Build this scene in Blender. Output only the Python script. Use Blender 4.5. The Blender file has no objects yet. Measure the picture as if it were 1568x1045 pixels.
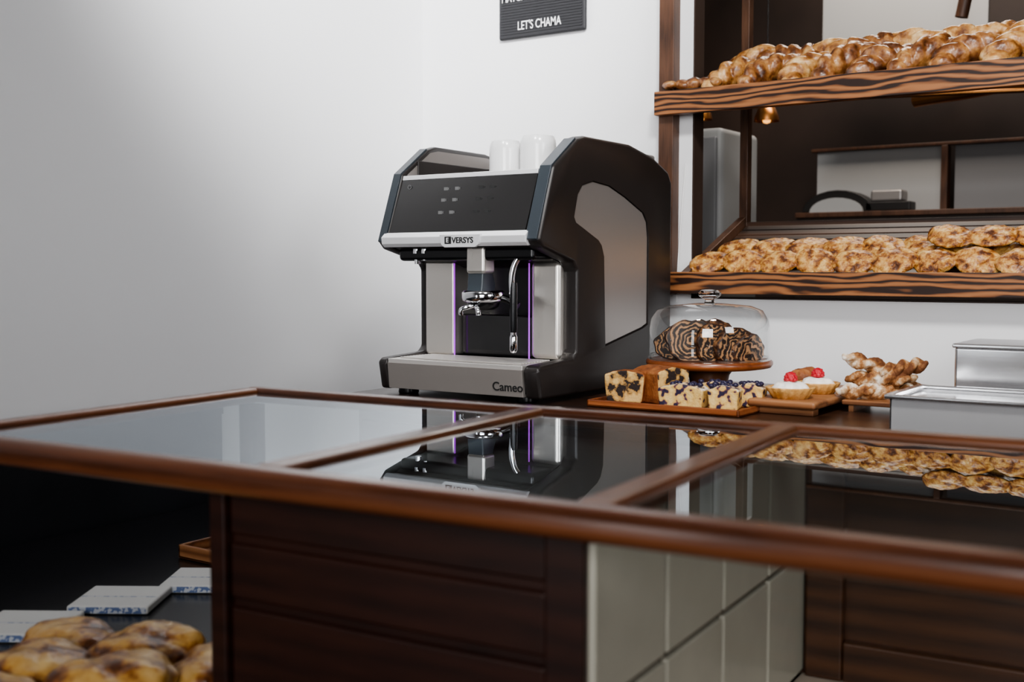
import bpy, bmesh, math, random
from mathutils import Vector, Matrix, Euler
random.seed(7)
S = bpy.context.scene
COL = S.collection
try: S.view_settings.look = 'AgX - Medium High Contrast'
except Exception: pass

# ------------------------------------------------------------------ materials
def newmat(name):
    m = bpy.data.materials.new(name); m.use_nodes = True
    nt = m.node_tree
    return m, nt, nt.nodes["Principled BSDF"]

def c4(c): return (c[0], c[1], c[2], 1.0)

def mat(name, col, rough=0.5, metal=0.0, coat=0.0, emit=None, estr=0.0, bump=0.0, bscale=60, var=0.0, spec=0.5):
    m, nt, b = newmat(name)
    b.inputs["Base Color"].default_value = c4(col)
    b.inputs["Roughness"].default_value = rough
    b.inputs["Metallic"].default_value = metal
    b.inputs["Coat Weight"].default_value = coat
    b.inputs["Specular IOR Level"].default_value = spec
    if emit:
        b.inputs["Emission Color"].default_value = c4(emit)
        b.inputs["Emission Strength"].default_value = estr
    tc = nt.nodes.new("ShaderNodeTexCoord")
    n = nt.nodes.new("ShaderNodeTexNoise"); n.inputs["Scale"].default_value = bscale; n.inputs["Detail"].default_value = 4
    nt.links.new(tc.outputs["Object"], n.inputs["Vector"])
    if bump > 0:
        bp = nt.nodes.new("ShaderNodeBump"); bp.inputs["Strength"].default_value = bump; bp.inputs["Distance"].default_value = 0.002
        nt.links.new(n.outputs["Fac"], bp.inputs["Height"]); nt.links.new(bp.outputs["Normal"], b.inputs["Normal"])
    if var > 0:
        r = nt.nodes.new("ShaderNodeValToRGB")
        r.color_ramp.elements[0].position = .3; r.color_ramp.elements[1].position = .7
        r.color_ramp.elements[0].color = c4([x*(1-var) for x in col]); r.color_ramp.elements[1].color = c4([min(1, x*(1+var)) for x in col])
        nt.links.new(n.outputs["Fac"], r.inputs["Fac"]); nt.links.new(r.outputs["Color"], b.inputs["Base Color"])
    return m

def steel(name, col=(.62,.6,.57), rough=.28, stretch=(1,1,80), metal=1.0):
    m, nt, b = newmat(name)
    b.inputs["Base Color"].default_value = c4(col); b.inputs["Metallic"].default_value = metal
    tc = nt.nodes.new("ShaderNodeTexCoord"); mp = nt.nodes.new("ShaderNodeMapping"); mp.inputs["Scale"].default_value = stretch
    n = nt.nodes.new("ShaderNodeTexNoise"); n.inputs["Scale"].default_value = 12; n.inputs["Detail"].default_value = 5
    mr = nt.nodes.new("ShaderNodeMapRange"); mr.inputs["To Min"].default_value = rough*.75; mr.inputs["To Max"].default_value = rough*1.3
    nt.links.new(tc.outputs["Object"], mp.inputs["Vector"]); nt.links.new(mp.outputs[0], n.inputs["Vector"])
    nt.links.new(n.outputs["Fac"], mr.inputs["Value"]); nt.links.new(mr.outputs[0], b.inputs["Roughness"])
    return m

def wood(name, dark, mid, light, stretch=(1.2, 14, 14), rough=.45, coat=0.0, wave=.55, wscale=3.0, bump=.25, dist=6.0, dscale=.8, pos=(.2,.45,.85)):
    m, nt, b = newmat(name)
    N = nt.nodes.new; L = nt.links.new
    tc = N("ShaderNodeTexCoord"); mp = N("ShaderNodeMapping"); mp.inputs["Scale"].default_value = stretch
    L(tc.outputs["Object"], mp.inputs["Vector"])
    n1 = N("ShaderNodeTexNoise"); n1.inputs["Scale"].default_value = 6; n1.inputs["Detail"].default_value = 8; n1.inputs["Roughness"].default_value = .65
    L(mp.outputs[0], n1.inputs["Vector"])
    w = N("ShaderNodeTexWave"); w.wave_type = 'BANDS'; w.bands_direction = 'Z'
    w.inputs["Scale"].default_value = wscale*.35; w.inputs["Distortion"].default_value = dist; w.inputs["Detail"].default_value = 2.5; w.inputs["Detail Scale"].default_value = dscale
    L(mp.outputs[0], w.inputs["Vector"])
    mx = N("ShaderNodeMix"); mx.inputs["Factor"].default_value = wave
    L(n1.outputs["Fac"], mx.inputs["A"]); L(w.outputs["Fac"], mx.inputs["B"])
    r = N("ShaderNodeValToRGB"); e = r.color_ramp.elements
    e[0].position = pos[0]; e[0].color = c4(dark); e[1].position = pos[2]; e[1].color = c4(light)
    k = e.new(pos[1]); k.color = c4(mid)
    L(mx.outputs["Result"], r.inputs["Fac"]); L(r.outputs["Color"], b.inputs["Base Color"])
    bp = N("ShaderNodeBump"); bp.inputs["Strength"].default_value = bump; bp.inputs["Distance"].default_value = .001
    L(mx.outputs["Result"], bp.inputs["Height"]); L(bp.outputs["Normal"], b.inputs["Normal"])
    b.inputs["Roughness"].default_value = rough; b.inputs["Coat Weight"].default_value = coat; b.inputs["Coat Roughness"].default_value = .15
    return m

def thin_glass(name, tint=(.9,.93,.92), f0=.04, two=True, rough=.0, gcol=(1,1,1)):
    m = bpy.data.materials.new(name); m.use_nodes = True; nt = m.node_tree; nt.nodes.clear()
    N = nt.nodes.new; L = nt.links.new
    out = N("ShaderNodeOutputMaterial"); mix = N("ShaderNodeMixShader"); t = N("ShaderNodeBsdfTransparent"); g = N("ShaderNodeBsdfGlossy")
    t.inputs["Color"].default_value = c4(tint); g.inputs["Roughness"].default_value = rough; g.inputs["Color"].default_value = c4(gcol)
    lw = N("ShaderNodeLayerWeight"); lw.inputs["Blend"].default_value = .5
    pw = N("ShaderNodeMath"); pw.operation = 'POWER'; pw.inputs[1].default_value = 5
    L(lw.outputs["Facing"], pw.inputs[0])
    ma = N("ShaderNodeMath"); ma.operation = 'MULTIPLY_ADD'; ma.inputs[1].default_value = 1-f0; ma.inputs[2].default_value = f0
    L(pw.outputs[0], ma.inputs[0]); fac = ma.outputs[0]
    if two:
        a = N("ShaderNodeMath"); a.operation = 'MULTIPLY'; a.inputs[1].default_value = 2; L(fac, a.inputs[0])
        d = N("ShaderNodeMath"); d.operation = 'ADD'; d.inputs[1].default_value = 1; L(fac, d.inputs[0])
        q = N("ShaderNodeMath"); q.operation = 'DIVIDE'; L(a.outputs[0], q.inputs[0]); L(d.outputs[0], q.inputs[1]); fac = q.outputs[0]
    L(fac, mix.inputs[0]); L(t.outputs[0], mix.inputs[1]); L(g.outputs[0], mix.inputs[2]); L(mix.outputs[0], out.inputs["Surface"])
    return m

def speckle(name, stops, scale=30, rough=.6, detail=5, bump=.6, dist=.003, nrough=.6, coat=0.0, bmul=4):
    m, nt, b = newmat(name); N = nt.nodes.new; L = nt.links.new
    tc = N("ShaderNodeTexCoord"); n = N("ShaderNodeTexNoise")
    n.inputs["Scale"].default_value = scale; n.inputs["Detail"].default_value = detail; n.inputs["Roughness"].default_value = nrough
    L(tc.outputs["Object"], n.inputs["Vector"])
    r = N("ShaderNodeValToRGB"); e = r.color_ramp.elements
    e[0].position = stops[0][0]; e[0].color = c4(stops[0][1]); e[1].position = stops[-1][0]; e[1].color = c4(stops[-1][1])
    for p, c in stops[1:-1]:
        k = e.new(p); k.color = c4(c)
    L(n.outputs["Fac"], r.inputs["Fac"]); L(r.outputs["Color"], b.inputs["Base Color"])
    n2 = N("ShaderNodeTexNoise"); n2.inputs["Scale"].default_value = scale*bmul; n2.inputs["Detail"].default_value = 6
    L(tc.outputs["Object"], n2.inputs["Vector"])
    bp = N("ShaderNodeBump"); bp.inputs["Strength"].default_value = bump; bp.inputs["Distance"].default_value = dist
    L(n2.outputs["Fac"], bp.inputs["Height"]); L(bp.outputs["Normal"], b.inputs["Normal"])
    b.inputs["Roughness"].default_value = rough; b.inputs["Coat Weight"].default_value = coat; b.inputs["Coat Roughness"].default_value = .3
    return m

def swirl(name, cdark, clight, centre, k=150.0, warp=.05):
    m, nt, b = newmat(name); N = nt.nodes.new; L = nt.links.new
    tc = N("ShaderNodeTexCoord"); n = N("ShaderNodeTexNoise"); n.inputs["Scale"].default_value = 34; n.inputs["Detail"].default_value = 5
    L(tc.outputs["Object"], n.inputs["Vector"])
    vs = N("ShaderNodeVectorMath"); vs.operation = 'MULTIPLY_ADD'; vs.inputs[1].default_value = (warp,)*3
    L(n.outputs["Color"], vs.inputs[0]); L(tc.outputs["Object"], vs.inputs[2])
    sub = N("ShaderNodeVectorMath"); sub.operation = 'SUBTRACT'; sub.inputs[1].default_value = (centre[0]+warp/2, 0, centre[1]+warp/2)
    L(vs.outputs[0], sub.inputs[0])
    sp = N("ShaderNodeSeparateXYZ"); L(sub.outputs[0], sp.inputs[0])
    at = N("ShaderNodeMath"); at.operation = 'ARCTAN2'; L(sp.outputs["Z"], at.inputs[0]); L(sp.outputs["X"], at.inputs[1])
    cb = N("ShaderNodeCombineXYZ"); L(sp.outputs["X"], cb.inputs[0]); L(sp.outputs["Z"], cb.inputs[2])
    ln = N("ShaderNodeVectorMath"); ln.operation = 'LENGTH'; L(cb.outputs[0], ln.inputs[0])
    ml = N("ShaderNodeMath"); ml.operation = 'MULTIPLY_ADD'; ml.inputs[1].default_value = k*3.2; L(ln.outputs["Value"], ml.inputs[0]); L(at.outputs[0], ml.inputs[2])
    sn = N("ShaderNodeMath"); sn.operation = 'SINE'; L(ml.outputs[0], sn.inputs[0])
    ad = N("ShaderNodeMath"); ad.operation = 'MULTIPLY_ADD'; ad.inputs[1].default_value = .38; ad.inputs[2].default_value = .0
    L(sn.outputs[0], ad.inputs[0])
    nb = N("ShaderNodeTexNoise"); nb.inputs["Scale"].default_value = 60; nb.inputs["Detail"].default_value = 4; L(tc.outputs["Object"], nb.inputs["Vector"])
    nm = N("ShaderNodeMath"); nm.operation = 'MULTIPLY_ADD'; nm.inputs[1].default_value = 1.6; nm.inputs[2].default_value = -.25; L(nb.outputs["Fac"], nm.inputs[0])
    n3 = N("ShaderNodeMath"); n3.operation = 'ADD'; L(ad.outputs[0], n3.inputs[0]); L(nm.outputs[0], n3.inputs[1])
    r = N("ShaderNodeValToRGB"); e = r.color_ramp.elements
    e[0].position = .46; e[0].color = c4(cdark); e[1].position = .95; e[1].color = c4(clight)
    L(n3.outputs[0], r.inputs["Fac"]); L(r.outputs["Color"], b.inputs["Base Color"])
    bp = N("ShaderNodeBump"); bp.inputs["Strength"].default_value = .6; bp.inputs["Distance"].default_value = .002
    L(nb.outputs["Fac"], bp.inputs["Height"]); L(bp.outputs["Normal"], b.inputs["Normal"])
    b.inputs["Roughness"].default_value = .6
    return m

M_wall = mat("white_wall_paint", (.82,.82,.83), .6, bump=.05, bscale=40)
M_wall2 = mat("rear_room_paint", (.20,.195,.19), .7)
M_wallband = mat("dark_lower_wall", (.010,.011,.014), .5, var=.3, bscale=6)
M_floor = mat("floor_tile_dark", (.03,.027,.024), .5, var=.3, bscale=3)
M_ceil = mat("ceiling_paint", (.42,.42,.42), .8)
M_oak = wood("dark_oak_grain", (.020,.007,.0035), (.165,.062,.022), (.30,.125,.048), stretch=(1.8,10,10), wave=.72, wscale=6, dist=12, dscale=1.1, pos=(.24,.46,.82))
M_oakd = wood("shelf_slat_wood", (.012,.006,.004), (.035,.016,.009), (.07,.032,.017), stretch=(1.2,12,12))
M_oakv = wood("post_oak", (.022,.009,.005), (.07,.030,.015), (.13,.06,.032), stretch=(30,30,2.0), wave=.2)
M_rail = wood("varnished_rail_wood", (.035,.010,.004), (.115,.037,.015), (.22,.080,.033), stretch=(1.0,12,12), rough=.3, coat=.45, wave=.35, bump=.1)
M_railc = wood("varnished_cross_rail_wood", (.04,.012,.005), (.15,.050,.019), (.28,.105,.044), stretch=(12,1.0,12), rough=.3, coat=.45, wave=.35, bump=.1)
M_mahog = wood("dark_mahogany", (.009,.0024,.0012), (.024,.0062,.003), (.044,.012,.0055), stretch=(1.2,10,10), rough=.42, coat=.08, wave=.2, bump=.1)
M_cabb = wood("brown_panel_wood", (.018,.007,.003), (.055,.021,.008), (.10,.040,.015), stretch=(1.0,9,9), rough=.4, coat=.15, wave=.3)
M_glass = thin_glass("counter_glass", (.80,.86,.86), gcol=(.84,.91,.97))
M_dome = thin_glass("dome_glass", (.97,.98,.98), two=True)
M_tile = mat("glazed_tile", (.47,.445,.37), .25, coat=.3, bump=.05, bscale=8, var=.06)
M_grout = mat("grout_brown", (.06,.034,.018), .9)
M_deck = mat("beige_deck", (.5,.42,.34), .5)
M_char = mat("charcoal_plastic", (.022,.018,.017), .38, bump=.05, bscale=400)
M_chare = mat("slate_plastic_edge_sheen", (.040,.050,.060), .3)  # own tone of the spout neck; on edge strips it paints reflected sheen
M_black = mat("black_plastic", (.006,.006,.007), .25)
M_gloss = mat("black_display_glass", (.020,.019,.019), .10, coat=.6)
M_sidep = mat("taupe_metal_panel", (.36,.335,.32), .36, metal=.6)
M_steel = steel("brushed_steel_v", (.76,.72,.67), .30, (60,60,1), .82)
M_steelh = steel("brushed_steel_h", (.66,.63,.60), .34, (1,60,60), .6)
M_plate = steel("taupe_base_plate", (.34,.31,.29), .36, (1,60,60), .5)
M_alu = mat("satin_aluminium", (.85,.85,.86), .35, metal=.4)
M_chrome = mat("polished_chrome", (.85,.85,.87), .10, metal=1)
M_bin = steel("polished_bin_steel", (.80,.80,.81), .15, (1,60,60), .95)
M_bin2 = steel("satin_bin_steel", (.62,.62,.63), .22, (60,1,1), .55)
M_ceramic = mat("white_ceramic", (.9,.9,.9), .22, coat=.3)
M_led = mat("purple_led", (.5,.1,.9), .5, emit=(.55,.06,.85), estr=.8)
M_icon = mat("display_icon", (.14,.14,.14), .5, emit=(.8,.8,.8), estr=.04)
M_icon2 = mat("display_icon_dim", (.032,.032,.032), .4)
M_txt = mat("dark_lettering", (.015,.015,.015), .5)
M_txtw = mat("white_lettering", (.9,.9,.9), .5)
M_sign = mat("black_letter_board", (.022,.022,.025), .6)
M_walnut = wood("orange_serving_wood", (.09,.022,.007), (.22,.062,.018), (.36,.12,.04), stretch=(2,14,14), rough=.35, coat=.3, wave=.3)
M_board = wood("cutting_board_wood", (.12,.045,.018), (.26,.105,.04), (.38,.18,.08), stretch=(2,14,14), rough=.45, wave=.5)
M_dwood = wood("pedestal_dark_wood", (.03,.012,.006), (.08,.03,.013), (.14,.06,.03), stretch=(12,12,2), rough=.35, coat=.2)
M_cntr = wood("back_counter_wood", (.02,.01,.006), (.05,.022,.012), (.09,.04,.022), stretch=(1.2,10,10), rough=.3, coat=.2)

M_bread = speckle("golden_bread", [(.36,(.13,.042,.010)),(.45,(.33,.145,.040)),(.54,(.50,.28,.10)),(.68,(.72,.54,.31))], 24, .42, coat=.2, bump=.5, detail=6)
M_bread2 = speckle("browned_bread", [(.36,(.05,.016,.005)),(.47,(.16,.055,.016)),(.58,(.34,.155,.050)),(.72,(.56,.35,.15))], 24, .38, coat=.3, bump=.5, detail=6)
M_cheese = speckle("cheese_pastry", [(.38,(.08,.022,.006)),(.455,(.27,.095,.020)),(.53,(.48,.235,.058)),(.66,(.68,.45,.17))], 42, .42, coat=.2, bump=.8, detail=7, nrough=.68)
M_bun = speckle("glazed_flatbread", [(.38,(.10,.028,.006)),(.45,(.30,.11,.022)),(.52,(.56,.30,.075)),(.70,(.72,.48,.19))], 20, .35, coat=.4, bump=.25)
M_crust = speckle("loaf_crust", [(.3,(.11,.032,.009)),(.55,(.28,.09,.025)),(.75,(.42,.18,.06))], 40, .6)
M_marble = speckle("marble_crumb", [(.43,(.02,.010,.008)),(.48,(.42,.23,.07)),(.60,(.62,.41,.16))], 42, .8, detail=3, nrough=.5)
M_choc = speckle("chocolate_crust", [(.40,(.012,.005,.003)),(.52,(.045,.016,.007)),(.60,(.20,.09,.035)),(.72,(.32,.16,.07))], 55, .5)
M_berry = speckle("blueberry_crumb", [(.34,(.02,.012,.04)),(.39,(.14,.05,.07)),(.43,(.62,.38,.11)),(.7,(.74,.53,.22))], 75, .7, detail=1, nrough=.3)
M_berryt = speckle("sugared_berry_top", [(.38,(.018,.010,.03)),(.44,(.08,.04,.08)),(.48,(.70,.48,.24)),(.62,(.88,.81,.72))], 80, .7, detail=2)
M_tart = speckle("tart_shell", [(.35,(.50,.24,.06)),(.65,(.72,.43,.16))], 50, .6)
M_cream = mat("whipped_cream", (.9,.86,.80), .5, bump=.2, bscale=80)
M_rasp = mat("raspberry", (.50,.008,.02), .3, bump=1.0, bscale=350, coat=.4)
M_sugar = speckle("sugar_dusted_dough", [(.38,(.13,.042,.012)),(.48,(.32,.14,.045)),(.56,(.54,.37,.22)),(.66,(.78,.72,.64))], 34, .8, bump=.3)
M_paper = mat("newsprint", (.62,.62,.60), .8)
M_blue = speckle("blue_print", [(.48,(.12,.17,.32)),(.52,(.50,.52,.56))], 140, .8, detail=1, bump=0)
M_pan = mat("dark_pan", (.015,.013,.012), .4)
M_table = mat("dark_stone_top", (.012,.012,.014), .25, var=.3, bscale=9)
M_kdark = mat("reflection_room_dark_wall", (.036,.021,.015), .6, var=.4, bscale=2)
M_kgrey = mat("reflection_room_grey_panel", (.36,.36,.355), .5)
M_kgreyd = mat("reflection_room_grey_panel_dark", (.20,.20,.205), .5)
M_lamp = mat("warm_bulb", (1,.6,.2), .5, emit=(1,.45,.12), estr=2)
M_copper = mat("copper_shade", (.45,.20,.07), .35, metal=1)

# ------------------------------------------------------------------ mesh helpers
def add(name, me, mats, parent=None):
    o = bpy.data.objects.new(name, me); COL.objects.link(o)
    if mats is not None:
        for m in (mats if isinstance(mats, (list, tuple)) else [mats]): me.materials.append(m)
    if parent: o.parent = parent
    return o

def smooth(o, ang=40):
    me = o.data
    for p in me.polygons: p.use_smooth = True
    try: me.set_sharp_from_angle(angle=math.radians(ang))
    except Exception: pass

def bev(o, w, seg=3):
    if w > 0:
        b = o.modifiers.new("bevel", 'BEVEL'); b.width = w; b.segments = seg; b.limit_method = 'ANGLE'; b.angle_limit = math.radians(25)
        for p in o.data.polygons: p.use_smooth = True
        try: b.harden_normals = True
        except Exception: pass
    return o

def empty(name, loc=(0,0,0), rz=0):
    e = bpy.data.objects.new(name, None); COL.objects.link(e); e.location = loc; e.rotation_euler = (0,0,rz); e.empty_display_size = .1
    return e

def box(name, x0, x1, y0, y1, z0, z1, m, parent=None, bevel=0.0, seg=3):
    me = bpy.data.meshes.new(name); bm = bmesh.new(); bmesh.ops.create_cube(bm, size=1)
    for v in bm.verts:
        v.co = Vector(((v.co.x+.5)*(x1-x0)+x0, (v.co.y+.5)*(y1-y0)+y0, (v.co.z+.5)*(z1-z0)+z0))
    bm.to_mesh(me); bm.free()
    return bev(add(name, me, m, parent), bevel, seg)

def boxes(name, lst, m, parent=None, bevel=0.0, seg=2):
    me = bpy.data.meshes.new(name); bm = bmesh.new()
    for (x0,x1,y0,y1,z0,z1) in lst:
        r = bmesh.ops.create_cube(bm, size=1)
        for v in r["verts"]:
            v.co = Vector(((v.co.x+.5)*(x1-x0)+x0, (v.co.y+.5)*(y1-y0)+y0, (v.co.z+.5)*(z1-z0)+z0))
    bm.to_mesh(me); bm.free()
    return bev(add(name, me, m, parent), bevel, seg)

def prism(name, prof, axis, a0, a1, m, parent=None, bevel=0.0, seg=3):
    def mk(p, a):
        return {'X': (a, p[0], p[1]), 'Y': (p[0], a, p[1]), 'Z': (p[0], p[1], a)}[axis]
    me = bpy.data.meshes.new(name); bm = bmesh.new()
    A = [bm.verts.new(mk(p, a0)) for p in prof]; B = [bm.verts.new(mk(p, a1)) for p in prof]
    bm.faces.new(A); bm.faces.new(B[::-1]); n = len(prof)
    for i in range(n): bm.faces.new((A[i], B[i], B[(i+1)%n], A[(i+1)%n]))
    bmesh.ops.recalc_face_normals(bm, faces=bm.faces[:])
    bm.to_mesh(me); bm.free()
    return bev(add(name, me, m, parent), bevel, seg)

def lathe(name, prof, loc, m, parent=None, seg=48, axis='Z', sm=50):
    me = bpy.data.meshes.new(name); bm = bmesh.new(); rings = []
    for (r, z) in prof:
        if r < 1e-5: rings.append([bm.verts.new((0,0,z))])
        else: rings.append([bm.verts.new((r*math.cos(2*math.pi*i/seg), r*math.sin(2*math.pi*i/seg), z)) for i in range(seg)])
    for a, b in zip(rings, rings[1:]):
        for i in range(seg):
            j = (i+1) % seg
            if len(a) == 1 and len(b) == 1: continue
            if len(a) == 1: bm.faces.new((a[0], b[i], b[j]))
            elif len(b) == 1: bm.faces.new((a[i], a[j], b[0]))
            else: bm.faces.new((a[i], a[j], b[j], b[i]))
    bmesh.ops.recalc_face_normals(bm, faces=bm.faces[:])
    R = {'Z': Matrix(), 'Y': Matrix.Rotation(math.radians(90), 4, 'X'), 'X': Matrix.Rotation(math.radians(90), 4, 'Y')}[axis]
    bmesh.ops.transform(bm, matrix=Matrix.Translation(loc) @ R, verts=bm.verts[:])
    bm.to_mesh(me); bm.free()
    o = add(name, me, m, parent); smooth(o, sm); return o

def tube(name, pts, r, m, parent=None, smoothp=True):
    cu = bpy.data.curves.new(name, 'CURVE'); cu.dimensions = '3D'; cu.bevel_depth = r; cu.bevel_resolution = 6; cu.resolution_u = 12; cu.use_fill_caps = True
    if smoothp:
        sp = cu.splines.new('BEZIER'); sp.bezier_points.add(len(pts)-1)
        for b, p in zip(sp.bezier_points, pts): b.co = p; b.handle_left_type = b.handle_right_type = 'AUTO'
    else:
        sp = cu.splines.new('POLY'); sp.points.add(len(pts)-1)
        for b, p in zip(sp.points, pts): b.co = (*p, 1)
    o = bpy.data.objects.new(name, cu); COL.objects.link(o); cu.materials.append(m)
    if parent: o.parent = parent
    return o

def text(name, body, size, loc, rot, m, parent=None, ext=.0004, off=0.0, align='LEFT', sx=1.0):
    cu = bpy.data.curves.new(name, 'FONT'); cu.body = body; cu.size = size; cu.extrude = ext; cu.offset = off; cu.align_x = align
    o = bpy.data.objects.new(name, cu); COL.objects.link(o); cu.materials.append(m)
    o.location = loc; o.rotation_euler = rot; o.scale = (sx, 1, 1)
    if parent: o.parent = parent
    return o

TEX = {}
def clouds(s):
    if s not in TEX:
        t = bpy.data.textures.new("clouds_%g" % s, 'CLOUDS'); t.noise_scale = s; TEX[s] = t
    return TEX[s]

def bake(o):
    dg = bpy.context.evaluated_depsgraph_get()
    return bpy.data.meshes.new_from_object(o.evaluated_get(dg))

def blobmesh(ells, voxel=.003, disp=.003, ds=.02, smooth_it=2):
    me = bpy.data.meshes.new("tmp"); bm = bmesh.new()
    for c, r, e in ells:
        q = bmesh.ops.create_icosphere(bm, subdivisions=3, radius=1)
        Mx = Matrix.Translation(c) @ Euler(e).to_matrix().to_4x4() @ Matrix.Diagonal((*r, 1))
        bmesh.ops.transform(bm, matrix=Mx, verts=q["verts"])
    bm.to_mesh(me); bm.free()
    o = bpy.data.objects.new("tmp", me); COL.objects.link(o)
    o.location = (random.uniform(0,5),0,0)
    rm = o.modifiers.new("r", 'REMESH'); rm.mode = 'VOXEL'; rm.voxel_size = voxel
    if smooth_it:
        s = o.modifiers.new("s", 'SMOOTH'); s.iterations = smooth_it; s.factor = .5
    if disp > 0:
        d = o.modifiers.new("d", 'DISPLACE'); d.texture = clouds(ds); d.strength = disp*2; d.texture_coords = 'GLOBAL'; d.mid_level = .5
    bpy.context.view_layer.update()
    res = bake(o)
    bpy.data.objects.remove(o)
    for p in res.polygons: p.use_smooth = True
    return res

def join_meshes(name, meshes, mats, idx=None, parent=None):
    bm = bmesh.new()
    for i, me in enumerate(meshes):
        n0 = len(bm.faces); bm.from_mesh(me); bm.faces.ensure_lookup_table()
        k = idx[i] if idx else 0
        for f in bm.faces[n0:]: f.material_index = k; f.smooth = True
    out = bpy.data.meshes.new(name); bm.to_mesh(out); bm.free()
    return add(name, out, mats, parent)

# ------------------------------------------------------------------ room shell
WY = 2.74; LX = -2.20
x0,x1,z0,z1 = -1.31, 1.6, 1.11, 2.70
for a in [(LX-.1,x0,WY,WY+.05,0,3.0),(x1,2.6,WY,WY+.05,0,3.0),(x0,x1,WY,WY+.05,0,z0),(x0,x1,WY,WY+.05,z1,3.0)]:
    box("wall_back", *a, M_wall)
boxes("trim_2", [(x0,x0+.004,WY-.001,WY+.055,z0,z1),(x0,x1,WY-.001,WY+.055,z0,z0+.004)], M_kdark)
box("wall_left", LX-.1, LX, -2.6, WY, 0, 3.0, M_wall)
box("wall_right", 2.5, 2.6, -2.6, WY, 0, 3.0, M_wall2)
box("wall_front", LX-.1, 2.6, -2.7, -2.6, 0, 3.0, M_wall2)
box("floor", LX-.1, 2.6, -2.7, 5.3, -.1, 0, M_floor)
box("ceiling", LX-.1, 2.6, -2.7, 5.3, 3.0, 3.1, M_ceil)
boxes("lower_band_left", [(LX,LX+.010,-2.6,1.93,0,.83),(LX,LX+.016,-2.6,1.93,.83,.85)], M_wallband)  # dark lower wall band, its height chosen to darken the glass pane
box("wall_reflection_room_left", -2.9,-2.8,WY+.05,5.2,0,3.0, M_kdark)  # made-up room shell standing in for the dark reflections behind the shelves
box("wall_reflection_room_right", 2.4,2.5,WY+.05,5.2,0,3.0, M_kdark)
box("wall_reflection_room_back", -2.9,2.5,5.1,5.2,0,3.0, M_kdark)
# added frame around an unseen strip light that puts highlights on the bins
boxes("strip_light_frame", [(-1.92,-1.84,-2.598,-2.55,0,2.3),(-1.36,-1.28,-2.598,-2.55,0,2.3),(-1.84,-1.36,-2.598,-2.55,2.22,2.3),(-1.84,-1.36,-2.598,-2.55,0,.16)], M_oakd, None, .004)

# ------------------------------------------------------------------ glass display counter
CT = empty("glass_display_counter", (-.163,.911,0), math.radians(4.35))
UL, UR, VF, VB = -1.30, 1.35, -.045, .592
ZT = .984
box("front_rail", UL, UR, VF, VF+.038, .951, ZT, M_rail, CT, .0145, 6)
box("back_rail", UL, UR, VB-.030, VB, .958, ZT, M_rail, CT, .009, 5)
for n, a, b in (("end_rail_a", UL, UL+.032), ("end_rail_b", UR-.032, UR)):
    box(n, a, b, VF+.03, VB-.02, .958, ZT-.0005, M_railc, CT, .009, 5)
for i, u in enumerate([-.73,-.35,.045,.43,.82]):
    box("cross_rail_%d" % i, u-.020, u+.020, VF+.03, VB-.02, .958, ZT-.0007, M_railc, CT, .009, 5)
me = bpy.data.meshes.new("glass_sheet"); bm = bmesh.new()
vs = [bm.verts.new(p) for p in [(UL+.02,VF+.02,.976),(UR-.02,VF+.02,.976),(UR-.02,VB-.02,.976),(UL+.02,VB-.02,.976)]]
bm.faces.new(vs); bm.to_mesh(me); bm.free(); add("glass_top", me, M_glass, CT)
box("cabinet_body", -.85, -.395, .05, .56, .02, .945, M_mahog, CT)
boxes("cabinet_stiles", [(-.862,-.838,.036,.57,0,.951),(-.425,-.382,.036,.57,0,.951)], M_mahog, CT, .003)
tops = [(.950,.886),(.876,.812),(.802,.66),(.650,.50),(.490,.30),(.290,.05)]
boxes("drawer_fronts", [(-.836,-.427,.043,.05,b,a) for a,b in tops], M_mahog, CT, .004)
box("tile_backing", -.395, -.3815, .07, .76, .02, .935, M_grout, CT)
tl = []; s = .180
for i in range(4):
    for j in range(5):
        v0 = .045+i*s; zz = .772-s*4+j*s; zt = min(zz+s-.007, .938)
        if zz < zt: tl.append((-.3825,-.374, v0, v0+s-.007, zz, zt))
boxes("glazed_tiles", tl, M_tile, CT, .002)
box("case_deck", -.39, UR-.03, .045, .76, .565, .585, M_deck, CT, .002)
box("case_rear_panel", -.39, UR-.03, .765, .785, .05, .935, M_cabb, CT)
boxes("case_rear_frame", [(-.37,-.315,.745,.77,.585,.935),(.30,.36,.745,.77,.585,.935),(-.315,.30,.745,.77,.88,.935),(-.315,.30,.745,.77,.585,.645),(.36,1.3,.745,.77,.88,.935),(.36,1.3,.745,.77,.585,.645)], M_cabb, CT, .004)
box("case_base", -.39, UR-.03, .05, .76, 0, .56, M_mahog, CT)
box("case_end_panel", UR-.05, UR-.02, .05, .57, 0, .955, M_mahog, CT)
boxes("overhang_legs", [(-1.28,-1.25,.53,.56,0,.958)], M_mahog, CT)

# ------------------------------------------------------------------ back counter
BC = empty("back_counter")
box("counter_top", -1.82, 1.6, 1.96, WY-.003, .868, .90, M_cntr, BC, .004)
box("counter_body", -1.80, 1.58, 2.0, WY-.003, 0, .868, M_mahog, BC)
boxes("counter_doors", [(-1.78+i*.5,-1.32+i*.5,1.985,2.0,.12,.84) for i in range(6)], M_mahog, BC, .004)

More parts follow.
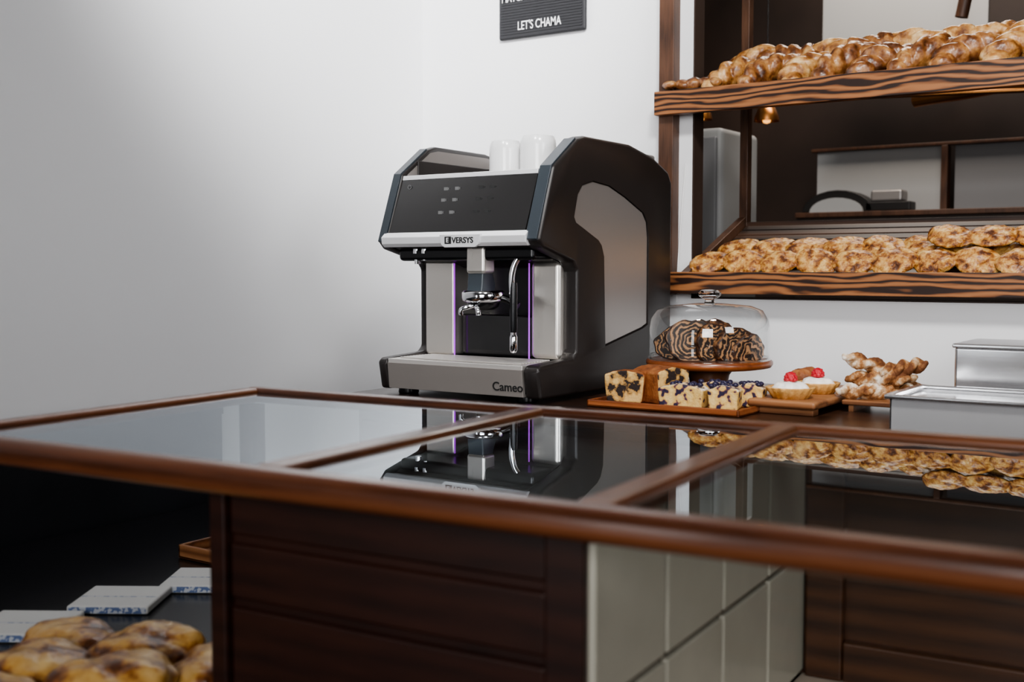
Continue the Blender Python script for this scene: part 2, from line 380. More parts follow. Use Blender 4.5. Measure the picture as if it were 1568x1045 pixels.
# ------------------------------------------------------------------ espresso machine
EM = empty("espresso_machine")
side = [(2.02,.912),(2.008,.975),(2.02,.984),(2.150,.990),(2.165,1.004),(2.165,1.185),(2.150,1.202),(2.028,1.232),(2.012,1.248),(2.070,1.405),(2.165,1.470),(2.195,1.479),(2.40,1.478),(2.52,1.457),(2.60,1.428),(2.62,1.40),(2.62,.912)]
inner = [(2.165,1.350),(2.185,1.372),(2.231,1.383),(2.304,1.377),(2.38,1.355),(2.470,1.322),(2.490,1.300),(2.497,1.262),(2.497,1.052),(2.47,1.043),(2.289,1.010),(2.281,1.215),(2.270,1.240),(2.255,1.252),(2.158,1.288),(2.150,1.300)]
def side_panel(name, x0, x1, hi):
    o = prism(name+"_t", side, 'X', x0, x1, M_char, None, .007, 3)
    c = prism("cut", inner, 'X', (x1-.006) if hi else (x0-.01), (x1+.01) if hi else (x0+.006), None)
    b = o.modifiers.new("b", 'BOOLEAN'); b.operation = 'DIFFERENCE'; b.object = c; b.solver = 'EXACT'
    me = bake(o); bpy.data.objects.remove(o); bpy.data.objects.remove(c)
    o = add(name, me, None, EM)
    if not me.materials: me.materials.append(M_char)
    smooth(o, 28)
    cx = sum(p[0] for p in inner)/len(inner); cz = sum(p[1] for p in inner)/len(inner)
    prism(name+"_inlay", [(cx+(p[0]-cx)*.985, cz+(p[1]-cz)*.985) for p in inner], 'X', (x1-.0065) if hi else (x0+.003), (x1-.003) if hi else (x0+.0065), M_sidep, EM, .001, 2)
side_panel("side_panel_right", -1.348, -1.308, True)
side_panel("side_panel_left", -1.750, -1.722, False)
edge = [(2.0085,1.250),(2.0665,1.4065),(2.1625,1.4725),(2.168,1.466),(2.074,1.401),(2.016,1.246)]
for n, a, b in (("edge_sheen_right",-1.343,-1.314),("edge_sheen_left",-1.747,-1.726)):
    prism(n, edge, 'X', a, b, M_chare, EM, .001, 1)  # slate strips paint the bluish reflected sheen on the front bevels
XL, XR = -1.722, -1.348
prism("head_housing", [(2.04,1.235),(2.022,1.262),(2.073,1.390),(2.09,1.396),(2.60,1.396),(2.60,1.19),(2.19,1.19)], 'X', XL, XR, M_char, EM)
box("body_core", XL, XR, 2.26, 2.605, .93, 1.2, M_black, EM)
prism("display_panel", [(2.0195,1.268),(2.0685,1.390),(2.074,1.388),(2.026,1.265)], 'X', XL+.001, XR-.001, M_gloss, EM)
prism("display_top_trim", [(2.067,1.391),(2.070,1.401),(2.100,1.4035),(2.100,1.396),(2.076,1.388)], 'X', XL+.001, XR-.001, M_alu, EM, .001)
prism("chin_bar", [(2.015,1.236),(2.006,1.243),(2.004,1.258),(2.017,1.269),(2.030,1.266),(2.05,1.240)], 'X', -1.733, -1.338, M_alu, EM, .0015)
prism("chin_badge", [(-1.563,1.262),(-1.452,1.262),(-1.457,1.240),(-1.466,1.234),(-1.549,1.234),(-1.558,1.240)], 'Y', 2.001, 2.008, M_alu, EM, .001)
text("badge_letters", "VERSYS", .0175, (-1.528,2.0005,1.2435), (math.radians(90),0,0), M_txt, EM, off=.0004, sx=1.02)
box("badge_mark", -1.548,-1.530,2.0002,2.0012,1.2415,1.2575, M_txt, EM, .0005)
text("badge_mark_letter", "E", .014, (-1.5435,1.9998,1.2450), (math.radians(90),0,0), M_alu, EM, off=.0004)
boxes("cup_tray_rim", [(XL,XR,2.585,2.605,1.396,1.455),(XL,XL+.006,2.12,2.6,1.396,1.44)], M_char, EM, .002)
boxes("cup_tray_slats", [(XL+.01,XR-.01,2.13+i*.022,2.14+i*.022,1.396,1.3995) for i in range(19)], M_steelh, EM)
box("bean_hopper_lid", -1.60,-1.345,2.46,2.60,1.40,1.470, M_sidep, EM, .006)
tube("gallery_bar", [(XL+.02,2.44,1.455),(-1.60,2.44,1.455)], .004, M_char, EM, False)
prism("gallery_liner", [(2.085,1.397),(2.085,1.405),(2.17,1.462),(2.20,1.468),(2.40,1.467),(2.45,1.46),(2.45,1.397)], 'X', -1.7215, -1.7195, M_sidep, EM)
def icon(x, f, k, m):
    y = 2.0195+(2.0685-2.0195)*f-.0006; zz = 1.268+(1.390-1.268)*f
    boxes("icon_%d" % k, [(x-.006,x+.005,y-.0006,y,zz-.003,zz+.004),(x+.006,x+.0085,y-.0006,y,zz-.002,zz+.003),(x-.008,x+.007,y-.0006,y,zz-.0070,zz-.0058)], m, EM)
k = 0
for f in (.80,.59,.36):
    for x in (-1.587,-1.556): icon(x, f, k, M_icon); k += 1
for f in (.80,.59,.36):
    for x in (-1.49,-1.46): icon(x, f, k, M_icon2); k += 1
lathe("power_icon", [(.004,-.0003),(.0052,-.0003),(.0052,.0003),(.004,.0003),(.004,-.0003)], (-1.694,2.0595,1.374), M_icon, EM, 20, 'Y')
def column(n, x0, x1, r):
    box(n, x0, x1, 2.150, 2.25, .985, 1.205, M_steel, EM, r, 5)
column("column_left", XL, -1.637, .006); column("column_right", -1.424, XR+.004, .014)
boxes("led_strips", [(-1.6360,-1.6342,2.149,2.152,.985,1.20),(-1.4262,-1.4245,2.149,2.152,.985,1.20)], M_led, EM)
box("brew_recess", -1.64,-1.42,2.24,2.262,.985,1.21, M_black, EM)
box("brew_lower_block", -1.632,-1.43,2.175,2.24,.985,1.082, M_gloss, EM, .006)
box("head_underside", XL, XR, 2.05, 2.26, 1.205, 1.236, M_black, EM, .01)
box("spout_block", -1.524,-1.474,2.045,2.09,1.176,1.238, M_steel, EM, .008, 4)
prism("spout_neck", [(2.050,1.180),(2.088,1.180),(2.100,1.150),(2.095,1.136),(2.045,1.136),(2.048,1.155)], 'X', -1.522,-1.480, M_chare, EM, .004)
lathe("spout_ring", [(0,1.112),(.036,1.112),(.046,1.117),(.048,1.124),(.048,1.135),(.044,1.139),(0,1.139)], (-1.497,2.075,0), M_chrome, EM)
lathe("filter_basket", [(0,1.096),(.024,1.097),(.034,1.104),(.037,1.113),(0,1.113)], (-1.497,2.075,0), M_black, EM)
tube("double_spout_a", [(-1.500,2.05,1.108),(-1.510,2.035,1.103),(-1.522,2.028,1.098),(-1.524,2.028,1.086)], .0055, M_chrome, EM)
tube("double_spout_b", [(-1.496,2.05,1.108),(-1.486,2.035,1.103),(-1.478,2.028,1.098),(-1.476,2.028,1.086)], .0055, M_chrome, EM)
tube("filter_lever", [(-1.46,2.08,1.125),(-1.44,2.09,1.118),(-1.418,2.095,1.105)], .009, M_black, EM)
for i, (x, l) in enumerate(((-1.672,.022),(-1.648,.014))):
    lathe("water_outlet_%d" % i, [(0,1.236),(.011,1.236),(.011,1.222),(.008,1.220),(.007,1.220-l),(0,1.220-l)], (x,2.06,0), M_chrome, EM, 24)
lathe("wand_joint", [(0,-.016),(.012,-.016),(.014,-.01),(.014,.01),(.011,.016),(0,.016)], (-1.372,2.075,1.222), M_chrome, EM, 24, 'X')
tube("steam_wand", [(-1.372,2.072,1.222),(-1.390,2.062,1.214),(-1.402,2.054,1.19),(-1.402,2.054,1.10),(-1.402,2.054,1.04)], .0066, M_chrome, EM)
lathe("wand_grip", [(0,1.05),(.0075,1.05),(.0085,1.06),(.0085,1.150),(.0075,1.158),(0,1.158)], (-1.402,2.054,0), M_black, EM, 24)
lathe("wand_tip", [(0,1.006),(.006,1.006),(.0085,1.012),(.0085,1.040),(.0065,1.045),(0,1.045)], (-1.402,2.054,0), M_chrome, EM, 24)
box("base_body", XL, XR, 2.022, 2.60, .922, .978, M_black, EM)
prism("base_front_plate", [(2.008,.974),(2.014,.915),(2.030,.915),(2.022,.974)], 'X', XL+.002, XR-.002, M_plate, EM, .001)
box("drip_tray_rim", XL+.002, XR-.002, 2.010, 2.160, .972, .983, M_steelh, EM, .002)
boxes("drip_tray_grid", [(XL+.02,XR-.02,2.032+i*.011,2.038+i*.011,.983,.986) for i in range(11)], M_steelh, EM, .001, 1)
text("base_letters", "Cameo", .027, (-1.428,2.0122,.927), (math.radians(96),0,0), M_txt, EM, ext=.0006, off=.0002)
for i,(x,y) in enumerate(((-1.70,2.06),(-1.37,2.06),(-1.70,2.56),(-1.37,2.56))):
    lathe("foot_%d" % i, [(0,.900),(.022,.900),(.024,.904),(.020,.925),(0,.925)], (x,y,0), M_black, EM, 24)

def make_cup(x, y, r, h, ang):
    e = empty("coffee_cup", (0,0,0)); zb = 1.3998
    p = [(0,h-.003),(r*.74,h-.003),(r*.78,h),(r*.86,h-.001),(r*.97,h-.010),(r*1.0,h-.020),(r*1.0,.02),(r*1.02,.008),(r*1.02,0),(r*.97,0),(r*.95,.01),(r*.93,h-.02),(r*.8,h-.008),(0,h-.008)]
    lathe("cup_body", [(a,b+zb) for a,b in p], (x,y,0), M_ceramic, e, 48, 'Z', 35)
    d = Vector((math.cos(ang), math.sin(ang), 0)); P = Vector((x,y,zb))
    tube("cup_handle", [P+d*(r*.97)+Vector((0,0,h*.75)), P+d*(r*1.45)+Vector((0,0,h*.68)), P+d*(r*1.5)+Vector((0,0,h*.42)), P+d*(r*.97)+Vector((0,0,h*.28))], .0045, M_ceramic, e)
make_cup(-1.517,2.19,.037,.080,math.radians(75)); make_cup(-1.434,2.20,.041,.087,math.radians(75))

# ------------------------------------------------------------------ wall letter board
SG = empty("letter_board_sign")
box("board", -1.912,-1.626,WY-.014,WY-.001,1.835,2.20, M_sign, SG, .006)
boxes("board_ridges", [(-1.902,-1.636,WY-.0155,WY-.013,1.848+i*.0075,1.8505+i*.0075) for i in range(45)], M_sign, SG)
text("board_text_a", "LET'S CHAMA", .034, (-1.846,WY-.016,1.857), (math.radians(90),0,0), M_txtw, SG, off=.0002, sx=.70)
text("board_text_b", "MATCHA DAY?", .034, (-1.900,WY-.016,1.938), (math.radians(90),0,0), M_txtw, SG, off=.0002, sx=.70)

# ------------------------------------------------------------------ bread shelving
SH = empty("bread_shelf_unit")
XE = 1.5
ANG = math.atan(.42)
for nm, z0, z1 in (("lower", 1.124, 1.179), ("upper", 1.580, 1.640)):
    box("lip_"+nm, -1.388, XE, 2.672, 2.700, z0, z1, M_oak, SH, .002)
    zs = z0+.02
    T = lambda d: Matrix.Translation((0,2.70,zs)) @ Matrix.Rotation(ANG,4,'X') @ Matrix.Translation((0,d,0)) @ Matrix.Translation((0,-2.70,-zs))
    for i in range(10):
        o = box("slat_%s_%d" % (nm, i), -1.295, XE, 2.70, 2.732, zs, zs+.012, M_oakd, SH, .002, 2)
        o.data.transform(T(.02+i*.038))
    for x in (-1.318, .35):
        o = box("bearer_%s_%s" % (nm, "a" if x < 0 else "b"), x, x+.022, 2.70, 3.10, zs-.02, zs+.035, M_oakv, SH, .002)
        o.data.transform(T(0))
boxes("front_posts", [(-1.389,-1.347,2.700,WY-.002,1.12,2.69),(1.45,1.49,2.700,WY-.002,1.12,2.69)], M_oakv, SH, .002)
boxes("rear_posts", [(-1.318,-1.294,3.06,3.09,1.28,2.7),(.35,.378,3.06,3.09,1.28,2.7)], M_oakv, SH, .002)
boxes("rear_rails", [(-1.318,XE,3.062,3.085,1.288,1.318)], M_oakd, SH, .002)
tube("power_cable", [(-1.327,2.735,1.46),(-1.335,2.728,1.32),(-1.343,2.728,1.20),(-1.350,2.735,1.10)], .0015, M_txtw, None)

# made-up room and objects standing in for reflections behind the shelves
KP = empty("reflection_room_hatch")
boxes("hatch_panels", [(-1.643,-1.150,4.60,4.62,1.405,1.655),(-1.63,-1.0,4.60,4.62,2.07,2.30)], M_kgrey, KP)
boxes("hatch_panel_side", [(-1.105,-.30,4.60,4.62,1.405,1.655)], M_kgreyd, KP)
boxes("hatch_frame", [(-1.66,-.28,4.57,4.60,1.655,1.668),(-1.66,-.28,4.40,4.62,1.385,1.405),(-1.15,-1.125,4.57,4.62,1.405,1.655)], M_oakv, KP, .003)
box("hatch_cupboard", -1.66,-.28,4.42,4.62,0,1.385, M_kdark, KP)
MX = empty("dough_mixer")
def arc(cx, rx, rz, n=13): return [(cx+rx*math.cos(math.pi*i/(n-1)), 1.4055+rz*math.sin(math.pi*i/(n-1))) for i in range(n)]
prism("mixer_arch", arc(-1.50,.14,.085), 'Y', 4.42,4.50, M_pan, MX, .004)
prism("mixer_arch_face", arc(-1.50,.105,.055), 'Y', 4.41,4.42, M_kgrey, MX)
box("mixer_head", -1.37,-1.25,4.42,4.50,1.44,1.485, M_sidep, MX, .01); box("mixer_base", -1.39,-1.22,4.42,4.50,1.4055,1.44, M_pan, MX, .005)
for i,(x,y,z) in enumerate(((-1.86,3.95,1.745),(-1.60,3.95,1.72))):
    e = empty("pendant_lamp")
    lathe("shade", [(.012,.05),(.03,.04),(.042,.01),(.045,-.008),(.043,-.008),(.038,.01),(.01,.04)], (x,y,z), M_copper, e, 32)
    lathe("bulb", [(0,-.016),(.012,-.012),(.016,0),(.01,.016),(0,.025)], (x,y,z), M_lamp, e, 20)
    tube("cord", [(x,y,z+.045),(x,y,2.999)], .002, M_black, e, False)
RK = empty("hanging_utensil_rack")
tube("rack_bar", [(-2.3,3.7,1.78),(-.2,3.9,1.72)], .008, M_copper, RK, False)
tube("duct", [(-.85,4.2,2.7),(-.95,4.2,2.3),(-1.0,4.2,2.05)], .022, M_oakv, RK)
tube("duct_b", [(-.3,4.0,1.9),(-.8,4.1,1.80),(-1.15,4.2,1.78)], .025, M_copper, RK)
boxes("rack_shelf", [(-1.35,-.4,3.85,4.1,1.80,1.82)], M_oakd, RK)
for i in range(7):
    lathe("pot_%d" % i, [(0,1.823),(.05,1.823),(.055,1.83),(.055,1.87),(.052,1.87),(.05,1.83),(0,1.828)], (-1.28+i*.13,3.97,0), (M_copper if i%2 else M_pan), RK, 24)
FR = empty("reflection_room_cabinet")
box("cabinet_case", -1.72,-1.545,3.45,3.75,0,1.64, M_kgrey, FR, .02); box("cabinet_door", -1.70,-1.56,3.435,3.45,.1,1.61, M_kgreyd, FR, .01)

# ------------------------------------------------------------------ pastries on shelves
def slope(z0, y): return z0+.02+.014 + (y-2.70)*.42
def croissant(x, y, z, L, R, rz, tilt, lobes=5, bend=.5):
    """long twisted roll with slanted folds, tapering to both tips"""
    el = []; tw = random.choice([-1,1])*random.uniform(.6,.95)
    for i in range(lobes):
        t = (i-(lobes-1)/2)/((lobes-1)/2)
        rr = R*(1-.38*abs(t)**1.8)*random.uniform(.90,1.10)
        a = t*bend
        el.append(((L*.38*math.sin(a*1.6)/math.sin(bend*1.6), -L*.12*(t*t), random.uniform(-.003,.003)), (L/lobes*.72, rr*1.22, rr*.95), (random.uniform(-.2,.2), random.uniform(-.25,.25), -a*1.0+tw)))
    me = blobmesh(el, .0027, .0026, .020, 1)
    me.transform(Matrix.Translation((x,y,z)) @ Matrix.Rotation(tilt,4,'X') @ Matrix.Rotation(rz,4,'Z'))
    return me
ms = []; idx = []
x = -1.225; zt = 1.580; i = 0
while x < 1.2:
    near = x < -.25
    b = random.uniform(.95,1.12)
    ms.append(croissant(x, 2.768, slope(zt,2.768)+.034*b, .160*b, .040*b, math.radians(random.choice([45,60,75])+random.uniform(-12,12)), ANG+.2)); idx.append(0 if random.random() < .68 else 1)
    if near:
        ms.append(croissant(x+.045, 2.87, slope(zt,2.87)+.038, .16, .044, math.radians(random.uniform(-25,25)), ANG+.1)); idx.append(0 if random.random() < .5 else 1)
    x += .096 if near else .11
    i += 1
ms.append(croissant(-1.300, 2.724, 1.660, .16, .019, math.radians(8), .1, 5, .15)); idx.append(1)
join_meshes("twisted_bread_rolls", ms, [M_bread, M_bread2], idx)

def puff_pastry(x, y, z, r, tilt, rz, yaw):
    el = [((0,0,0),(r,r*.72,r*.20),(0,0,0)), ((-r*.12,r*.10,r*.09),(r*.74,r*.50,r*.17),(0,.08,.2)), ((r*.30,-r*.16,r*.06),(r*.55,r*.42,r*.17),(0,-.1,-.3)), ((-r*.72,0,r*.02),(r*.26,r*.36,r*.17),(0,0,0))]
    me = blobmesh(el, .0030, .0035, .016, 1)
    me.transform(Matrix.Translation((x,y,z)) @ Matrix.Rotation(yaw,4,'Z') @ Matrix.Rotation(tilt,4,'X') @ Matrix.Rotation(rz,4,'Z')); return me
ms = []
zl = 1.124; x = -1.262
while x < 1.2:
    ms.append(puff_pastry(x, 2.745, slope(zl,2.745)+.026, random.uniform(.054,.060), .85+random.uniform(-.12,.15), random.uniform(-.35,.35), random.uniform(-.25,.15)))
    if x < 0: ms.append(puff_pastry(x+.045, 2.83, slope(zl,2.83)+.028, .060, .60+random.uniform(-.1,.1), random.uniform(-.5,.5), random.uniform(-.2,.2)))
    if -.78 < x < -.2: ms.append(puff_pastry(x+.02, 2.80, slope(zl,2.80)+.062, .060, .60, random.uniform(-.5,.5), 0))
    x += .094
join_meshes("puff_pastries", ms, [M_cheese])

# ------------------------------------------------------------------ cake stand with dome
cx, cy_ = -1.095, 2.385
CS = empty("cake_stand")
lathe("plate", [(0,.966),(.12,.966),(.137,.969),(.141,.975),(.141,.981),(.137,.985),(.130,.984),(0,.983)], (cx,cy_,0), M_walnut, CS, 64)
lathe("pedestal", [(0,.900),(.066,.900),(.066,.908),(.055,.914),(.042,.93),(.046,.95),(.058,.966),(0,.966)], (cx,cy_,0), M_dwood, CS, 48)
lathe("glass_dome", [(.133,.985),(.134,1.000),(.134,1.050),(.130,1.075),(.117,1.095),(.09,1.105),(.03,1.110),(0,1.110)], (cx,cy_,0), M_dome, CS, 64)
lathe("dome_rim", [(.131,.985),(.136,.985),(.1365,.989),(.1345,.991),(.131,.989),(.131,.985)], (cx,cy_,0), M_dome, CS, 64)
kn = mat("knob_glass", (1,1,1), .02); kn.node_tree.nodes["Principled BSDF"].inputs["Transmission Weight"].default_value = 1
lathe("dome_knob", [(0,1.111),(.012,1.111),(.010,1.118),(.018,1.122),(.026,1.128),(.026,1.134),(.018,1.140),(0,1.142)], (cx,cy_,0), kn, CS, 40)
BK = empty("chocolate_babka_loaf")
def slice_disc(name, x, y, r, th, rz, tilt, ry=.8, c=(0,0), warp=.04, k=110):
    me = bpy.data.meshes.new(name); bm = bmesh.new(); n = 48; A=[];B=[];C=[];D=[]
    for i in range(n):
        a = 2*math.pi*i/n; rr = r*(1+.07*math.sin(3*a+x*40)+.035*math.sin(7*a)+.02*math.sin(11*a))
        for lst, yy, kk in ((A,-th/2,.93),(B,-th/2+.004,1),(C,th/2-.004,1),(D,th/2,.93)):
            lst.append(bm.verts.new((rr*kk*math.cos(a), yy, max(rr*kk*ry*math.sin(a), -r*ry*.80))))
    bm.faces.new(A); bm.faces.new(D[::-1])
    for P,Q in ((A,B),(B,C),(C,D)):
        for i in range(n):
            h = bm.faces.new((P[i],Q[i],Q[(i+1)%n],P[(i+1)%n])); h.material_index = 1; h.smooth = True
    bmesh.ops.recalc_face_normals(bm, faces=bm.faces[:]); bm.to_mesh(me); bm.free()
    o = add(name, me, [swirl(name+"_swirl",(.014,.006,.0035),(.42,.22,.10),c,k,warp), M_choc], BK)
    o.location = (x, y, .9848+r*ry*.80); o.rotation_euler = (tilt,0,rz)
    return o
slice_disc("slice_a", cx-.012, cy_-.066, .056, .024, math.radians(30), -.08, .93, (0,0), .030, 200)
slice_disc("slice_b", cx-.058, cy_-.030, .052, .05, math.radians(10), -.05, .80, (.02,.01), .07, 150)
slice_disc("slice_c", cx+.034, cy_-.040, .052, .026, math.radians(50), 0, .88, (-.02,-.01), .08, 130)
slice_disc("slice_d", cx+.066, cy_-.020, .049, .026, math.radians(58), 0, .82, (0,-.02), .08, 130)
slice_disc("slice_e", cx+.088, cy_+.005, .044, .024, math.radians(62), .1, .74, (0,-.02), .08, 130)
ms = [blobmesh([((cx-.055,cy_+.02,1.018),(.060,.044,.033),(0,0,.3)),((cx+.0,cy_+.025,1.028),(.055,.045,.044),(0,0,0)),((cx+.045,cy_+.04,1.020),(.05,.040,.036),(0,0,-.2))],.004,.006,.02,1)]
join_meshes("loaf_crust_rear", ms, [M_choc], None, BK)
def wedge(name, x, y, z, w, d, h, rz, mats, top_in=.85, dome=.14):
    me = bpy.data.meshes.new(name); bm = bmesh.new(); nx=10
    prof = []
    for i in range(nx+1):
        t = i/nx; prof.append((-w/2+w*t, h*(1-dome+dome*math.sin(math.pi*t))))
    pts = [(-w/2*top_in,0)]+prof+[(w/2*top_in,0)]
    A=[bm.verts.new((p[0],-d/2,p[1])) for p in pts]; B=[bm.verts.new((p[0],d/2,p[1])) for p in pts]
    bm.faces.new(A); bm.faces.new(B[::-1]); n=len(pts)
    for i in range(n):
        q=bm.faces.new((A[i],B[i],B[(i+1)%n],A[(i+1)%n])); q.smooth=True
        q.material_index = 1 if (len(mats) < 3 or 1 <= i < n-2) else 0
    bmesh.ops.recalc_face_normals(bm, faces=bm.faces[:])
    bm.to_mesh(me); bm.free(); o = add(name, me, mats[:2], None)
    o.location=(x,y,z); o.rotation_euler=(0,0,rz); bev(o,.004,3)
    s_ = o.modifiers.new("sub",'SUBSURF'); s_.subdivision_type='SIMPLE'; s_.levels=2; s_.render_levels=2
    d_ = o.modifiers.new("d",'DISPLACE'); d_.texture=clouds(.012); d_.strength=.004; d_.mid_level=.5
    return o

# ------------------------------------------------------------------ tray with loaf slices
TR = empty("wooden_serving_tray")
def tray(e, x0,x1,y0,y1,z,m,h=.018,t=.008):
    boxes("tray_parts", [(x0,x1,y0,y1,z,z+t)], m, e, .003)
    boxes("tray_edges", [(x0,x1,y0,y0+t,z,z+h),(x0,x1,y1-t,y1,z,z+h),(x0,x0+t,y0,y1,z,z+h),(x1-t,x1,y0,y1,z,z+h)], m, e, .003)
tray(TR, -1.225,-.885,2.065,2.238,.9005, M_walnut, .015, .007)
wedge("marble_cake_loaf", -1.160, 2.118, .9085, .088, .036, .068, math.radians(14), [M_marble, M_crust])
wedge("marble_cake_loaf", -1.105, 2.165, .9085, .085, .090, .076, math.radians(66), [M_marble, M_crust])
for i,(x,y,rz,w,d) in enumerate(((-1.022,2.108,6,.098,.050),(-.940,2.125,14,.062,.050),(-.985,2.190,-4,.085,.045),(-.915,2.195,10,.060,.045))):
    o = wedge("blueberry_cake_slice", x, y, .9085, w, d, .048, math.radians(rz), [M_berry, M_berryt, 0], .9, .2)
    bl = []
    for k in range(9):
        a, b_ = random.uniform(-.42,.42)*w, random.uniform(-.4,.4)*d
        bl.append(blobmesh([((a,b_,.046+random.uniform(0,.002)),(.0065,.0065,.005),(0,0,0))],.0015,0,.01,0))
    bo = join_meshes("berries", bl, [mat("berry_skin_%d" % i,(.018,.014,.045),.4)], None, o)

# ------------------------------------------------------------------ cutting board + tarts
CB = empty("cutting_board")
box("board_slab", -.905,-.765,2.150,2.52,.914,.930, M_board, CB, .006, 4)
boxes("board_feet", [(-.895,-.775,2.17,2.20,.9,.915),(-.895,-.775,2.47,2.50,.9,.915)], M_board, CB, .002)
def tart(x,y,r,z=.930,rasp=True):
    e = empty("raspberry_tart", (x,y,z))
    me = bpy.data.meshes.new("shell"); bm = bmesh.new(); n=64; R=[]
    for (rr,zz,fl) in ((.70,0,0),(.74,.0,.02),(1.0,.020,.045),(1.0,.023,.04),(.90,.022,0),(.85,.014,0)):
        R.append([bm.verts.new((r*rr*(1+fl*math.cos(16*2*math.pi*i/n))*math.cos(2*math.pi*i/n), r*rr*(1+fl*math.cos(16*2*math.pi*i/n))*math.sin(2*math.pi*i/n), zz)) for i in range(n)])
    for a,b in zip(R,R[1:]):
        for i in range(n): bm.faces.new((a[i],a[(i+1)%n],b[(i+1)%n],b[i])).smooth=True
    bm.faces.new(R[0]); bm.faces.new(R[-1]); bmesh.ops.recalc_face_normals(bm, faces=bm.faces[:]); bm.to_mesh(me); bm.free()
    add("shell", me, M_tart, e)
    cr = blobmesh([((0,0,.016),(r*.84,r*.84,.012),(0,0,0))]+[((math.cos(k)*r*.30,math.sin(k)*r*.30,.023),(r*.45,r*.40,.010),(0,0,k)) for k in range(0,6)],.003,.002,.01,1)
    join_meshes("cream", [cr], [M_cream], None, e)
    if rasp:
        q = blobmesh([((0,0,.041),(.0115,.0115,.012),(0,0,0))]+[((.010*math.cos(a)*c,.010*math.sin(a)*c,.041+zz),(.0038,)*3,(0,0,0)) for zz,c in ((-.004,1.05),(.001,1),(.006,.7)) for a in [k*math.pi/4+zz*80 for k in range(8)]],.0012,0,.01,0)
        join_meshes("berry", [q], [M_rasp], None, e)
tart(-.835,2.205,.047); tart(-.822,2.325,.044)
ms=[blobmesh([((-.882,2.395,.952),(.030,.026,.022),(0,0,.3)),((-.872,2.41,.958),(.024,.022,.018),(0,0,0))],.003,.004,.012,1)]
join_meshes("sugar_dusted_muffin", ms, [M_crust])

# twisted pastry pile
TP = empty("pastry_riser")
box("riser_top", -.755,-.635,2.275,2.42,.915,.925, M_board, TP, .003)
boxes("riser_legs", [(-.745,-.735,2.29,2.40,.9,.916),(-.660,-.650,2.29,2.40,.9,.916)], M_board, TP)
def twist(c, L, r, rz, ry):
    el=[]; n=19
    for i in range(n):
        t=(i/(n-1)-.5); rr=r*(1-.45*(abs(t)*2)**4)
        for s_ in (0, math.pi):
            ph = t*2*math.pi*1.6+s_
            off=Vector((t*L, math.sin(ph)*rr*.50, math.cos(ph)*rr*.50))
            el.append((off,(L/n*1.2,rr*.62,rr*.62),(0,0,0)))
    me = blobmesh(el,.0022,.0006,.01,1)
    me.transform(Matrix.Translation(c) @ Matrix.Rotation(rz,4,'Z') @ Matrix.Rotation(-ry,4,'Y')); return me
ms=[]
for c,L,rz,ry in [((-.715,2.315,.9405),.115,30,0),((-.675,2.345,.9405),.115,45,0),((-.685,2.395,.941),.12,5,0),
                  ((-.70,2.33,.966),.115,10,.05),((-.68,2.375,.966),.115,65,-.05),
                  ((-.708,2.340,.990),.125,28,-.30),((-.655,2.35,.988),.09,35,.2)]:
    ms.append(twist(c,L,.0172,math.radians(rz),ry))
join_meshes("sugared_twist_pastries", ms, [M_sugar])

# ------------------------------------------------------------------ stainless bins
SB = empty("stainless_steel_bin")
x0,x1,y0,y1 = -.585,-.05,2.02,2.22
boxes("bin_walls", [(x0,x1,y0,y0+.004,.9005,.965),(x0,x1,y1-.004,y1,.9005,.965),(x0,x0+.004,y0,y1,.9005,.965),(x1-.004,x1,y0,y1,.9005,.965),(x0,x1,y0,y1,.9005,.904)], M_bin2, SB, .001)
boxes("bin_rim", [(x0-.008,x1+.008,y0-.010,y0+.006,.962,.970),(x0-.008,x1+.008,y1-.006,y1+.010,.962,.970),(x0-.010,x0+.006,y0,y1,.962,.970),(x1-.006,x1+.01,y0,y1,.962,.970)], M_bin, SB, .003)
boxes("bin_lid", [(x0+.008,x1-.008,y0+.008,y1-.008,.955,.960)], M_bin, SB, .001)
SC = empty("stainless_steel_container")
box("shell_box", -.548,-.02,2.31,2.50,.9005,1.038, M_bin, SC, .006)
box("box_lid", -.552,-.016,2.306,2.504,1.036,1.044, M_bin, SC, .003)

# ------------------------------------------------------------------ low side table
LT = empty("side_table")
box("table_top", -2.17,-1.075,.55,1.85,.59,.62, M_table, LT, .004)
boxes("table_legs", [(-2.14,-2.08,.6,.66,0,.59),(-1.15,-1.09,.6,.66,0,.59),(-2.14,-2.08,1.75,1.81,0,.59),(-1.3,-1.24,1.75,1.81,0,.59)], M_pan, LT)
NP = empty("folded_newspapers")
for i,(x,y) in enumerate(((-1.575,1.325),(-1.60,1.16),(-1.60,.985))):
    a = math.radians(33)
    o = box("paper_%d" % i, -.068,.068,0,.125,0,.014, M_paper, NP, .004); o.location=(x,y,.6205); o.rotation_euler=(0,0,a)
    o = box("print_%d" % i, -.064,.064,-.001,.001,.002,.012, M_blue, NP); o.location=(x,y,.6205); o.rotation_euler=(0,0,a)
    o = box("crease_%d" % i, -.064,.064,.055,.057,.0138,.0144, M_blue, NP); o.location=(x,y,.6205); o.rotation_euler=(0,0,a)
T2 = empty("wooden_tray")
tray(T2, -1.80,-1.42,1.47,1.78,.6205, M_board, .028)
BP = empty("baking_pan")
tray(BP, -1.52,-1.085,.60,1.06,.6205, M_pan, .015)
ms=[]
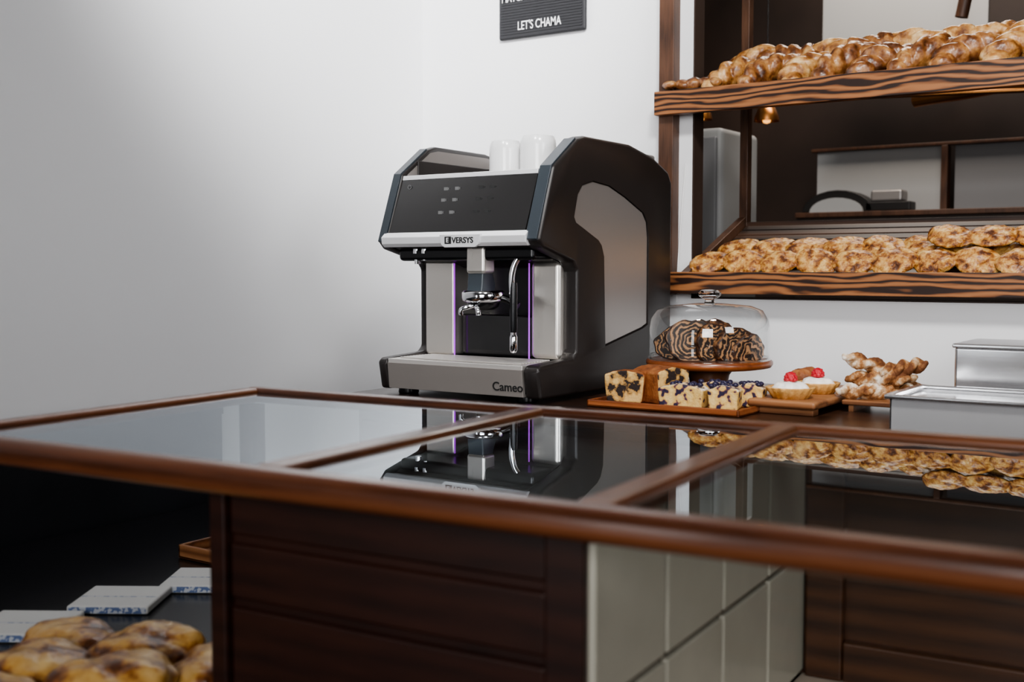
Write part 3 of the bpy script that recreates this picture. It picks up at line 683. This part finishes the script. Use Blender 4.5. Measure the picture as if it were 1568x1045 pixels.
for (x,y,r,zz) in ((-1.40,.955,.080,.0),(-1.275,.985,.082,.010),(-1.155,1.00,.072,.0),(-1.33,.85,.080,.012),(-1.20,.875,.082,.016),(-1.27,.74,.078,.008),(-1.16,.74,.07,0)):
    me = blobmesh([((0,0,0),(r,r*.86,.025),(0,0,0)),((.012,.006,.008),(r*.75,r*.6,.024),(0,0,.4)),((-.03,-.01,.006),(r*.55,r*.6,.023),(0,0,1.0)),((.03,-.02,.006),(r*.5,r*.5,.023),(0,0,0))],.0035,.006,.035,2)
    me.transform(Matrix.Translation((x,y,.662+zz)) @ Matrix.Rotation(random.uniform(0,6),4,'Z')); ms.append(me)
join_meshes("glazed_flatbreads", ms, [M_bun])

# ------------------------------------------------------------------ lights
def aim(o, loc, target):
    o.location = loc; o.rotation_euler = (Vector(target)-Vector(loc)).to_track_quat('-Z','Y').to_euler()
def area(name, loc, target, sx, sy, power, col=(1,1,1), spread=180):
    l = bpy.data.lights.new(name,'AREA'); l.shape='RECTANGLE'; l.size=sx; l.size_y=sy; l.energy=power; l.color=col; l.spread = math.radians(spread)
    o = bpy.data.objects.new(name,l); COL.objects.link(o); aim(o, loc, target); return o
def spot(name, loc, target, power, size, rad=.2, col=(1,1,1), blend=1.0):
    l = bpy.data.lights.new(name,'SPOT'); l.energy=power; l.spot_size=math.radians(size); l.spot_blend=blend; l.shadow_soft_size=rad; l.color=col
    o = bpy.data.objects.new(name,l); COL.objects.link(o); aim(o, loc, target); return o
spot("ceiling_spot_corner", (-.75,1.05,2.9), (-2.2,2.50,2.30), 560, 62, .2, (1,1,1))
spot("ceiling_spot_shelf", (-.1,.9,2.9), (-.85,2.74,1.40), 240, 64, .2, (1,.985,.96))
spot("ceiling_spot_machine", (-1.15,.65,2.9), (-1.5,2.1,1.15), 80, 36, .15, (1,1,1))
area("front_fill_light", (.6,-1.9,1.9), (-.95,2.6,1.40), 1.6,1.2, 18, (.99,.99,1), 80)  # unseen fill light added behind the camera, not a real window
area("bin_highlight_strip", (-1.60,-2.53,1.2), (-1.2,2.4,1.2), .44,2.0, 6, (.97,.98,1), 120)  # strip light added behind the camera for highlights on the steel bins
area("side_fill_light", (2.0,.8,1.9), (-1.0,2.3,1.2), 1.0,1.0, 8, (.97,.98,1), 90)  # fill light out of view on the right, not a real window
area("reflection_room_fill", (-1.2,4.0,2.9), (-1.2,4.5,1.2), .8,.4, 24, (1,.90,.80))  # unseen light added to brighten the stand-in room past the shelves
w = bpy.data.worlds.new("World"); S.world = w; w.use_nodes = True
w.node_tree.nodes["Background"].inputs[0].default_value = (.5,.55,.6,1); w.node_tree.nodes["Background"].inputs[1].default_value = .3

# ------------------------------------------------------------------ camera
cam = bpy.data.cameras.new("camera"); co = bpy.data.objects.new("camera", cam); COL.objects.link(co)
co.location = (0,0,1.19); co.rotation_euler = (math.radians(90-3.647),0,math.radians(34.389))
cam.lens = 40.52; cam.sensor_width = 36; cam.clip_start = .05
cam.dof.use_dof = True; cam.dof.focus_distance = 2.55; cam.dof.aperture_fstop = 3.6
S.camera = co
